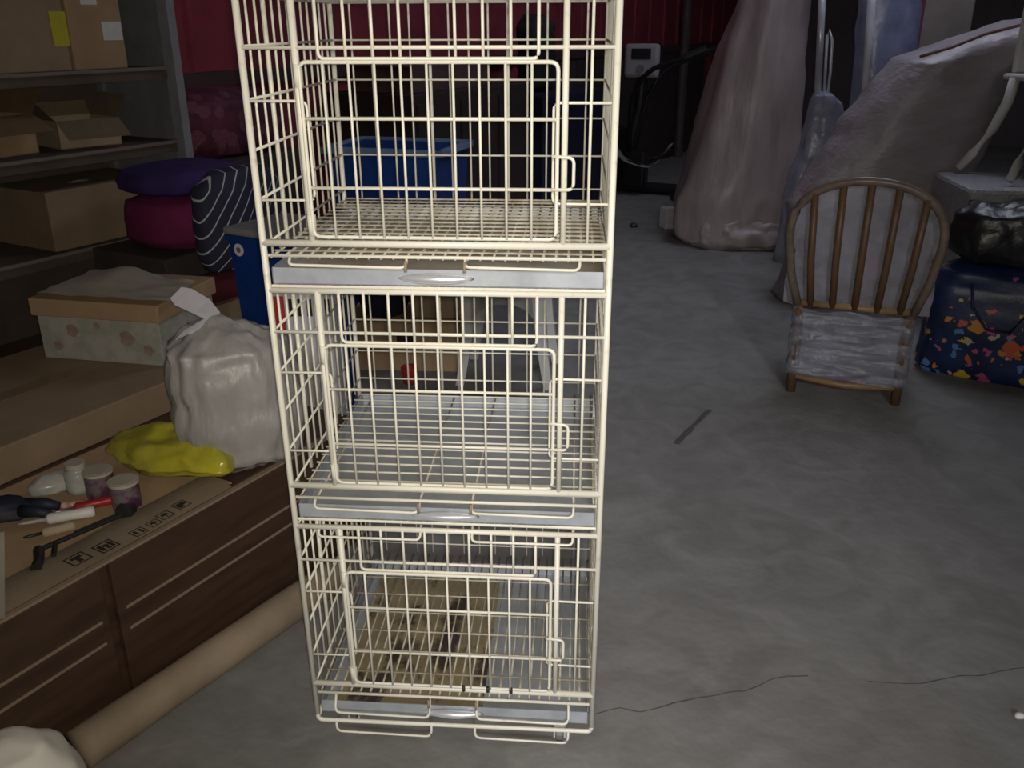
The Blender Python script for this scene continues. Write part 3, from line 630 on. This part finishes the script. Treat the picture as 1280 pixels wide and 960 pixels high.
for sy in (-1, 1):
    def apron(bm):
        n = 16; top = []; bot = []
        for i in range(n+1):
            x = -.16+.32*i/n; top.append(bm.verts.new((x, sy*.15, .425))); bot.append(bm.verts.new((x*1.08, sy*.158, .425-.05-.14*abs(2*i/n-1)**3)))
        for i in range(n): bm.faces.new((top[i], top[i+1], bot[i+1], bot[i]))
        bmesh.ops.solidify(bm, geom=bm.faces[:], thickness=.006)
    obj('apron', apron, M_wp, stl)
tag(stl, 'white plastic stool with arched apron standing behind the cage', 'stool')
# -- dark things along the red wall
M_dk = mat('dark_brown_board', (.05, .035, .035), .6, .2, 5)
dc = lbox('dark_cabinet', 4.35, 5.75, -3.80, -3.15, 0, 1.12, M_dk, 'low dark brown cabinet against the red wall behind the cage', 'cabinet')
for x in (-.46, .0, .46): boxo('cabinet_door', (x-.22, -.335, .05), (x+.22, -.3255, 1.07), M_dk, dc, bev=.003)
t = blob('black_backpack', UV(6.35, -3.45, 1.035), .16, .13, .52, mat('black_cloth', (.02, .022, .02), .8), 'black backpack standing on the dark navy chest', 'backpack', seed=7, wr=.02)
lbox('navy_chest', 5.95, 6.95, -3.75, -3.15, 0, 1.018, mat('navy_trunk', (.018, .02, .05), .5, .2, 6), 'dark navy chest against the red wall under the backpack', 'chest', bev=.02)
t = lbox('dusty_box', 4.45, 5.35, -3.7, -3.25, 1.121, 1.27, mat('dusty_maroon_card', (.14, .07, .07), .8, .2, 6), 'dusty maroon carton on the low dark cabinet', 'carton')
for i in range(5): slab('dark_stack_board', 7.0+i*.92, 7.9+i*.92, V0+.001, V0+.035, 0, 1.19, mat('dark_board_face', (.075, .055, .055), .6, .2, 4), WL)  # added boards standing in for the dark things stacked along the lower wall
# -- exercise machine
em = empty('exercise_machine', at(815, 246, z=0), R(-25))
em.location += Vector((-.22, .25, 0)); M_gp = mat('grey_machine_plastic', (.40, .38, .40), .4, .1); M_db = mat('machine_black', (.02, .02, .024), .35)
obj('base_frame', lambda bm: (tube(bm, [(-.75, 0, .06), (.55, 0, .06)], .05, 8), tube(bm, [(-.75, -.28, .04), (-.75, .28, .04)], .04, 8), tube(bm, [(.55, -.28, .04), (.55, .28, .04)], .04, 8)), M_db, em)
obj('flywheel_housing', lambda bm: (cyl(bm, (-.25, 0, .36), .30, .16, 32, axis='Y'), box(bm, (-.45, -.08, .06), (.2, .08, .4), .03)), M_db, em)
obj('mast', lambda bm: tube(bm, [(.0, 0, .35), (.10, 0, .8), (.12, 0, 1.12)], [.07, .05, .045], 12), M_db, em)
cn = obj('console', lambda bm: (box(bm, (-.05, -.05, 1.04), (.27, .03, 1.33), .03)), M_gp, em)
boxo('screen', (.02, -.056, 1.2), (.20, -.0495, 1.29), M_black, cn)
obj('dial', lambda bm: cyl(bm, (.11, -.055, 1.12), .035, .012, 20, axis='Y'), mat('dial_grey', (.25, .25, .27), .3), cn)
for sy in (-1, 1):
    h_ = obj('handlebar', lambda bm: tube(bm, arc([(.05, sy*.1, .4), (.10, sy*.25, .9), (.25, sy*.30, 1.12), (.55, sy*.30, 1.22), (.75, sy*.26, 1.30)], .12), .022, 10), M_db, em, smooth=True)
    obj('foam_grip', lambda bm: tube(bm, [(.57, sy*.295, 1.225), (.75, sy*.26, 1.30)], .034, 10), M_black, h_)
    obj('pedal', lambda bm: quadsheet(bm, lambda a, b2: (-.05+.42*a, sy*.2-.07+.14*b2, .30+.10*sy*(a-.5)+.10*(2*abs(a-.5))**4), 14, 4, .03), mat('pedal_grey', (.62, .60, .58), .4), em, smooth=True)
    obj('pedal_arm', lambda bm: tube(bm, [(-.25, sy*.14, .36), (.2, sy*.2, .29)], .02, 8), M_db, em)
tag(em, 'black exercise machine with pale grey console and pedals before the red wall', 'exercise machine')

# ------------------------------------------------------------------ things past the clear floor
def proloft(Y, rows, dep, **k):
    """rows of (py, px_left, px_right) read at distance Y, rounded out to depth dep"""
    lv = []
    for py, a, b2 in rows:
        if isinstance(py, tuple): z, xl, xr = py[1], a, b2
        else:
            p, q = at(a, py, Y=Y), at(b2, py, Y=Y); z, xl, xr = (p.z+q.z)/2, p.x, q.x
        lv.append((z, (xl+xr)/2, 0, (xr-xl)/2, dep))
    lv.sort(key=lambda r: r[0]); zmin = lv[0][0]
    return lv
def wrapped(name, Y, rows, dep, m, label, cat, **k):
    lv = proloft(Y, rows, dep)
    lv = [(max(0, r[0]),)+tuple(r[1:]) for r in lv]
    cx = lv[0][1]; lv = [(r[0], r[1]-cx, r[2], r[3], r[4]) for r in lv]
    lv.append((lv[-1][0]+.02, lv[-1][1], 0, lv[-1][3]*.3, dep*.3))
    return tag(obj(name, lambda bm: loft(bm, lv, **k), m, None, (cx, Y, 0), 0, True), label, cat)
M_pA = mat('dusty_drape', (.50, .42, .42), .36, 0, 5, col2=(.33, .275, .27), bump=.6, bscale=12, spec=.55, stretch=(1.6, 1.6, .3))
wrapped('draped_bundle', 6.55, [(('z', 0), 1.28, 2.02), (('z', .05), 1.22, 2.06), (278, 842, 1003), (250, 842, 1002), (225, 852, 1000), (150, 872, 1000), (60, 900, 1005), (0, 926, 1008), (('z', 1.95), 1.66, 2.0), (('z', 2.1), 1.76, 1.92)], .32, M_pA, 'tall bundle draped in dusty translucent sheeting near the exercise machine', 'bundle', n=64, pw=2.3, fold=.035, nf=7, wr=.012, ws=5, seed=2, sub=5)
db = bpy.data.objects['draped_bundle']
obj('bunched_hem', lambda bm: loft(bm, [(.004, .03, 0, .36, .30), (.03, .03, 0, .43, .35), (.10, .03, 0, .435, .35), (.17, .02, 0, .425, .34), (.21, .02, 0, .40, .32)], 80, 2.3, .03, 13, .03, 9, 6, 6), M_pA, db, smooth=True)
t = boxo('carton_corner', (-.05, -.05, 0), (.05, .05, .16), M_paper, None, (1.235, 7.02, 0), .3, .004); tag(t, 'white carton peeking out beside the draped bundle', 'carton')
M_pB = film('blue_white_film', (.50, .52, .66), .75, .25)
wrapped('wrapped_stand', 5.95, [(('z', 0), 1.78, 2.12), (230, 984, 1062), (180, 1000, 1060), (130, 1012, 1052), (118, 1018, 1040)], .10, M_pB, 'plastic wrapped stand with a thin pole and loop between the bundles', 'stand', n=36, pw=2.2, fold=.05, nf=7, wr=.015, ws=6, seed=5, sub=5)
stt = bpy.data.objects['wrapped_stand']
p0, p1 = at(1022, 122, Y=5.95), at(1029, -30, Y=5.95)
obj('pole', lambda bm: tube(bm, [p0-stt.location, p1-stt.location], .022, 10), mat('pale_metal', (.7, .7, .74), .25, metal=.3), stt, smooth=True)
lo = [at(x, y, Y=5.95)-stt.location for x, y in ((1030, 125), (1032, 80), (1034, 45), (1037, 38), (1040, 50), (1038, 90), (1034, 120))]
obj('loop_handle', lambda bm: tube(bm, lo, .010, 8), mat('pale_metal', (.7, .7, .74), .25, metal=.3), stt, smooth=True)
wrapped('film_roll', 5.55, [(('z', 0), 2.0, 2.32), (150, 1062, 1130), (60, 1070, 1145), (0, 1074, 1150), (('z', 1.9), 2.05, 2.40)], .11, film('bluish_film', (.42, .48, .78), .8, .25), 'upright roll of bluish plastic film behind the wrapped lounger', 'film roll', n=36, pw=2.1, fold=.03, nf=6, wr=.012, ws=5, seed=9, sub=5)
fr_ = bpy.data.objects['film_roll']
fa, fz = at(1080, 130, Y=5.40), at(1091, -20, Y=5.40)
obj('film_highlight', lambda bm: tube(bm, [fa-fr_.location, fz-fr_.location], .022, 10), mat('highlight_white', (.75, .76, .85), .35), fr_, smooth=True)  # added pale cylinder standing in for the bright highlight down the film
t = boxo('beige_board', (-.16, -.03, 0), (.16, .03, 1.75), mat('beige_wrap', (.36, .32, .30), .6, .15, 5), None, (2.62, 5.85, 0), -.2, .01); tag(t, 'tall beige board standing behind the wrapped lounger', 'board')
boxo('red_strip', (-.165, -.034, .5), (-.12, .034, 1.752), mat('dull_red_strip', (.25, .06, .08), .6), t)
M_pD = mat('lounger_wrap', (.36, .32, .34), .36, 0, 7, col2=(.27, .24, .25), bump=.7, bscale=34, spec=.6, stretch=(.6, 1, 1.5))
wrapped('wrapped_lounger', 5.1, [(('z', 0), 1.55, 2.30), (330, 985, 1185), (255, 985, 1196), (232, 1001, 1203), (190, 1030, 1222), (150, 1058, 1234), (100, 1098, 1252), (75, 1122, 1275), (60, 1162, 1310), (40, 1222, 1350), (22, 1290, 1370)], .26, M_pD, 'big curved lounger wrapped in crumpled greyish plastic behind the rattan chair', 'lounger', n=72, pw=2.8, fold=.012, nf=9, wr=.014, ws=7, seed=11, sub=6)
lg = bpy.data.objects['wrapped_lounger']; M_cane = mat('red_cane', (.22, .10, .08), .45)
for off in (3,): obj('cane_edge', lambda bm: tube(bm, [at(x, y+off, Y=4.86+.002*off)-lg.location for x, y in ((1150, 68), (1190, 56), (1230, 40), (1300, 22))], .008, 8), M_cane, lg, smooth=True)
# -- bubble-wrapped box, white chair on it
bw = boxo('bubble_wrapped_box', (-.42, -.28, 0), (.42, .28, .765), mat('bubble_wrap', (.42, .42, .44), .3, .2, 30, bump=1, bscale=90, spec=.7), None, (2.63, 4.50, 0), -.12, .02); tag(bw, 'bubble wrapped box behind the black bag', 'box')
ft = at(1262, 226, z=.79); wq = Matrix.Rotation(.15, 3, 'Z') @ Vector((-.25, -.205, 0))
wc = empty('white_chair', (ft.x-wq.x, ft.y-wq.y, .79), .15)
for sx in (-1, 1):
    for sy in (-1, 1): obj('leg', lambda bm: tube(bm, [(sx*.085, sy*.12, .45), (sx*.095, sy*.125, .34), (sx*.135, sy*.145, .2), (sx*.20, sy*.178, .08), (sx*.25, sy*.205, 0)], [.026, .026, .025, .023, .02], 10), M_wp, wc, smooth=True)
obj('seat', lambda bm: box(bm, (-.10, -.15, .44), (.22, .2, .47), .012), M_wp, wc); obj('backrest', lambda bm: box(bm, (-.06, .17, .47), (.20, .2, .85), .012), M_wp, wc)
tag(wc, 'white plastic chair with curved legs standing on the bubble wrapped box', 'chair')
# -- flowery bag and black bag
def flowermat():
    m = mat('reef_print', (.02, .045, .16), .4, 0, 5, col2=(.006, .010, .03), spec=.5, bump=.3, bscale=14); nt = m.node_tree; N = nt.nodes; L = nt.links; b = N['Principled BSDF']
    tc = [x for x in N if x.type == 'TEX_COORD'][0]; base = [x for x in N if x.type == 'VALTORGB'][0].outputs[0]
    sep = N.new('ShaderNodeSeparateXYZ'); L.new(tc.outputs['Object'], sep.inputs[0])
    gate = N.new('ShaderNodeMapRange'); gate.inputs[1].default_value = .16; gate.inputs[2].default_value = .42; gate.inputs[3].default_value = 1; gate.inputs[4].default_value = .1; L.new(sep.outputs[2], gate.inputs[0])
    for sc, th, seed in ((9.5, .33, 0), (19, .33, 5)):
        mp = N.new('ShaderNodeMapping'); mp.inputs['Location'].default_value = (seed, seed, 0); L.new(tc.outputs['Object'], mp.inputs[0])
        nz = N.new('ShaderNodeTexNoise'); nz.inputs['Scale'].default_value = 30; L.new(mp.outputs[0], nz.inputs['Vector'])
        ad = N.new('ShaderNodeMixRGB'); ad.blend_type = 'ADD'; ad.inputs[0].default_value = .06; L.new(mp.outputs[0], ad.inputs[1]); L.new(nz.outputs['Color'], ad.inputs[2])
        v = N.new('ShaderNodeTexVoronoi'); v.inputs['Scale'].default_value = sc; L.new(ad.outputs[0], v.inputs['Vector'])
        lt = N.new('ShaderNodeMath'); lt.operation = 'LESS_THAN'; lt.inputs[1].default_value = th; L.new(v.outputs['Distance'], lt.inputs[0])
        sp = N.new('ShaderNodeSeparateXYZ'); L.new(v.outputs['Color'], sp.inputs[0])
        g2 = N.new('ShaderNodeMath'); g2.operation = 'LESS_THAN'; L.new(sp.outputs[1], g2.inputs[0]); L.new(gate.outputs[0], g2.inputs[1])
        an = N.new('ShaderNodeMath'); an.operation = 'MULTIPLY'; L.new(lt.outputs[0], an.inputs[0]); L.new(g2.outputs[0], an.inputs[1])
        cr = N.new('ShaderNodeValToRGB'); cr.color_ramp.interpolation = 'CONSTANT'; e = cr.color_ramp.elements; e[0].color = (.60, .12, .05, 1); e[1].position = .2; e[1].color = (.55, .10, .25, 1)
        for ps, c_ in ((.4, (.70, .50, .05, 1)), (.55, (.60, .25, .04, 1)), (.72, (.55, .45, .40, 1)), (.86, (.10, .25, .55, 1))): q = e.new(ps); q.color = c_
        L.new(sp.outputs[0], cr.inputs[0])
        mx = N.new('ShaderNodeMixRGB'); L.new(an.outputs[0], mx.inputs[0]); L.new(base, mx.inputs[1]); L.new(cr.outputs[0], mx.inputs[2]); base = mx.outputs[0]
    L.new(base, b.inputs['Base Color']); return m
fb = empty('shopping_bag', (2.20, 3.86, 0), -.55)
obj('bag_body', lambda bm: loft(bm, [(0, 0, 0, .28, .15), (.03, 0, 0, .30, .165), (.2, 0, 0, .305, .17), (.4, 0, 0, .30, .16), (.47, 0, 0, .27, .13), (.50, 0, 0, .2, .09)], 64, 5, .01, 9, .012, 7, 2, 5), flowermat(), fb, smooth=True)
obj('carry_strap', lambda bm: tube(bm, [(-.12, -.172, .44), (-.10, -.182, .34), (-.03, -.186, .25), (.06, -.186, .25), (.11, -.182, .34), (.13, -.172, .44)], .008, 6), mat('navy_strap', (.02, .03, .09), .6), fb, smooth=True)
tag(fb, 'dark blue shopping bag printed with bright coral flowers beside the rattan chair', 'bag')
t = blob('black_refuse_bag', (2.22, 3.89, .525), .27, .17, .235, mat('black_film', (.015, .015, .016), .38, .2, 8, bump=.8, bscale=16, spec=.7), 'shiny black refuse bag slumped on the flowery shopping bag', 'bag', rz=-.4, fold=.05, nf=7, wr=.03, seed=5, pw=2.2)
# -- rattan chair in plastic
BLl, BRr = at(988, 488, z=0), at(1118, 505, z=0); cd = BRr-BLl; cang = math.atan2(cd.y, cd.x); cwid = cd.length
rc = empty('rattan_chair', (BLl+BRr)/2, cang)
M_rat = mat('rattan_cane', (.17, .095, .05), .45, .25, 14, stretch=(4, 4, 30)); M_rat2 = mat('rattan_pale', (.32, .20, .10), .4, .2, 14)
hw = cwid/2
def pole(name, pts, r, m=M_rat, par=rc, closed=False): return obj(name, lambda bm: tube(bm, pts, r, 10, closed), m, par, smooth=True)
for sx in (-1, 1):
    pole('leg', [(sx*hw, 0, 0), (sx*hw*1.0, -.01, .22), (sx*hw*1.03, -.015, .40)], .021)
    pole('leg', [(sx*hw*1.12, .46, 0), (sx*hw*1.1, .44, .40)], .021)
    pole('armrest', arc([(sx*hw*1.30, -.06, .62), (sx*hw*1.30, .12, .63), (sx*hw*1.25, .40, .62), (sx*hw*1.1, .44, .40)], .10), .018)
top = []
for i in range(29):
    a = math.pi*(i/28); top.append((-math.cos(a)*hw*1.34, -.10+.02*math.cos(a)**2, .70+.235*math.sin(a)**.75))
ho = [(-hw*1.06, -.02, .40), (-hw*1.24, -.05, .54)]+top+[(hw*1.24, -.05, .54), (hw*1.06, -.02, .40)]
pole('arched_top_rail', ho, .0175, mat('wrapped_cane', (.22, .165, .13), .35, .25, 14))
for i in range(5):
    x = (-.86+i*.43)*hw; xt = x*1.12; zt = .70+.235*max(0, (1-(xt/(hw*1.34))**2))**.375
    pole('spindle', [(x*.95, -.015, .40), (x*1.05, -.055, .60), (xt, -.095, zt)], .0150)
pole('seat_rail', [(-hw*1.03, -.012, .405), (hw*1.03, -.012, .405)], .015, M_rat2)
pole('seat_rail', [(-hw*1.1, .44, .405), (hw*1.1, .44, .405)], .015, M_rat)
pole('stretcher', [(-hw, -.004, .075), (0, -.012, .06), (hw, -.004, .075)], .015, M_rat2)
for sx in (-1, 1): pole('stretcher', [(sx*hw, 0, .1), (sx*hw*1.11, .455, .1)], .012)
obj('woven_seat', lambda bm: quadsheet(bm, lambda a, b2: ((a-.5)*2*hw*(1.02+.06*b2), -.005+.44*b2, .412-.02*math.sin(math.pi*a)*math.sin(math.pi*b2)), 10, 10, .012), M_rat, rc)
Mf = film('clear_wrap', (.55, .56, .66), .40, .18); Mf2 = film('loose_wrap', (.62, .62, .74), .42, .2)
def wrapback(bm):
    def f(a, b2):
        x = (a-.5)*2; zz = .385+.53*b2
        lim = hw*1.36*(1 if zz < .72 else max(.25, (1-((zz-.70)/.245)**2))**.5); y = .03-.085*b2-.008*math.sin(math.pi*a)
        return Vector((x*lim, y, zz))+.010*nvec(Vector((a*7, b2*9, 1)))
    quadsheet(bm, f, 36, 36)
obj('back_wrap', wrapback, Mf2, rc, smooth=True)
def wraplow(bm):
    def f(a, b2):
        s = a*2-1; x = max(-1, min(1, s*1.35)); over = max(0, abs(s*1.35)-1)
        zz = .085+.30*b2; return Vector((x*(hw+.03), -.034+over*.9, zz))+.012*nvec(Vector((a*6, b2*14, 4)))+Vector((0, .004*math.sin(b2*26+3*math.sin(a*5)), 0))
    quadsheet(bm, f, 36, 40)
obj('seat_wrap', wraplow, mat('bubble_film', (.40, .41, .49), .22, .3, 16, bump=.7, bscale=60, alpha=.5, spec=.7), rc, smooth=True)
tag(rc, 'rattan armchair with arched spindle back wrapped in clear plastic', 'chair')
# -- pebbles of litter on the floor
for (px, py, r, lab) in ((1274, 897, .012, 'small white stone on the bare concrete'), (792, 284, .035, 'dark crumpled rag on the floor near the exercise machine')):
    p = at(px, py, z=0); o = obj('litter', lambda bm: loft(bm, [(0, 0, 0, r*.8, r*.6), (r*.5, 0, 0, r, r*.75), (r, 0, 0, r*.5, r*.4)], 16, 2.2, .08, 3, r*.15, 20, 3, 2), M_white if r < .02 else M_black, loc=(p.x, p.y, 0), smooth=True)
    tag(o, lab, 'stone' if r < .02 else 'rag'); o.name = 'pebble' if r < .02 else 'floor_rag'
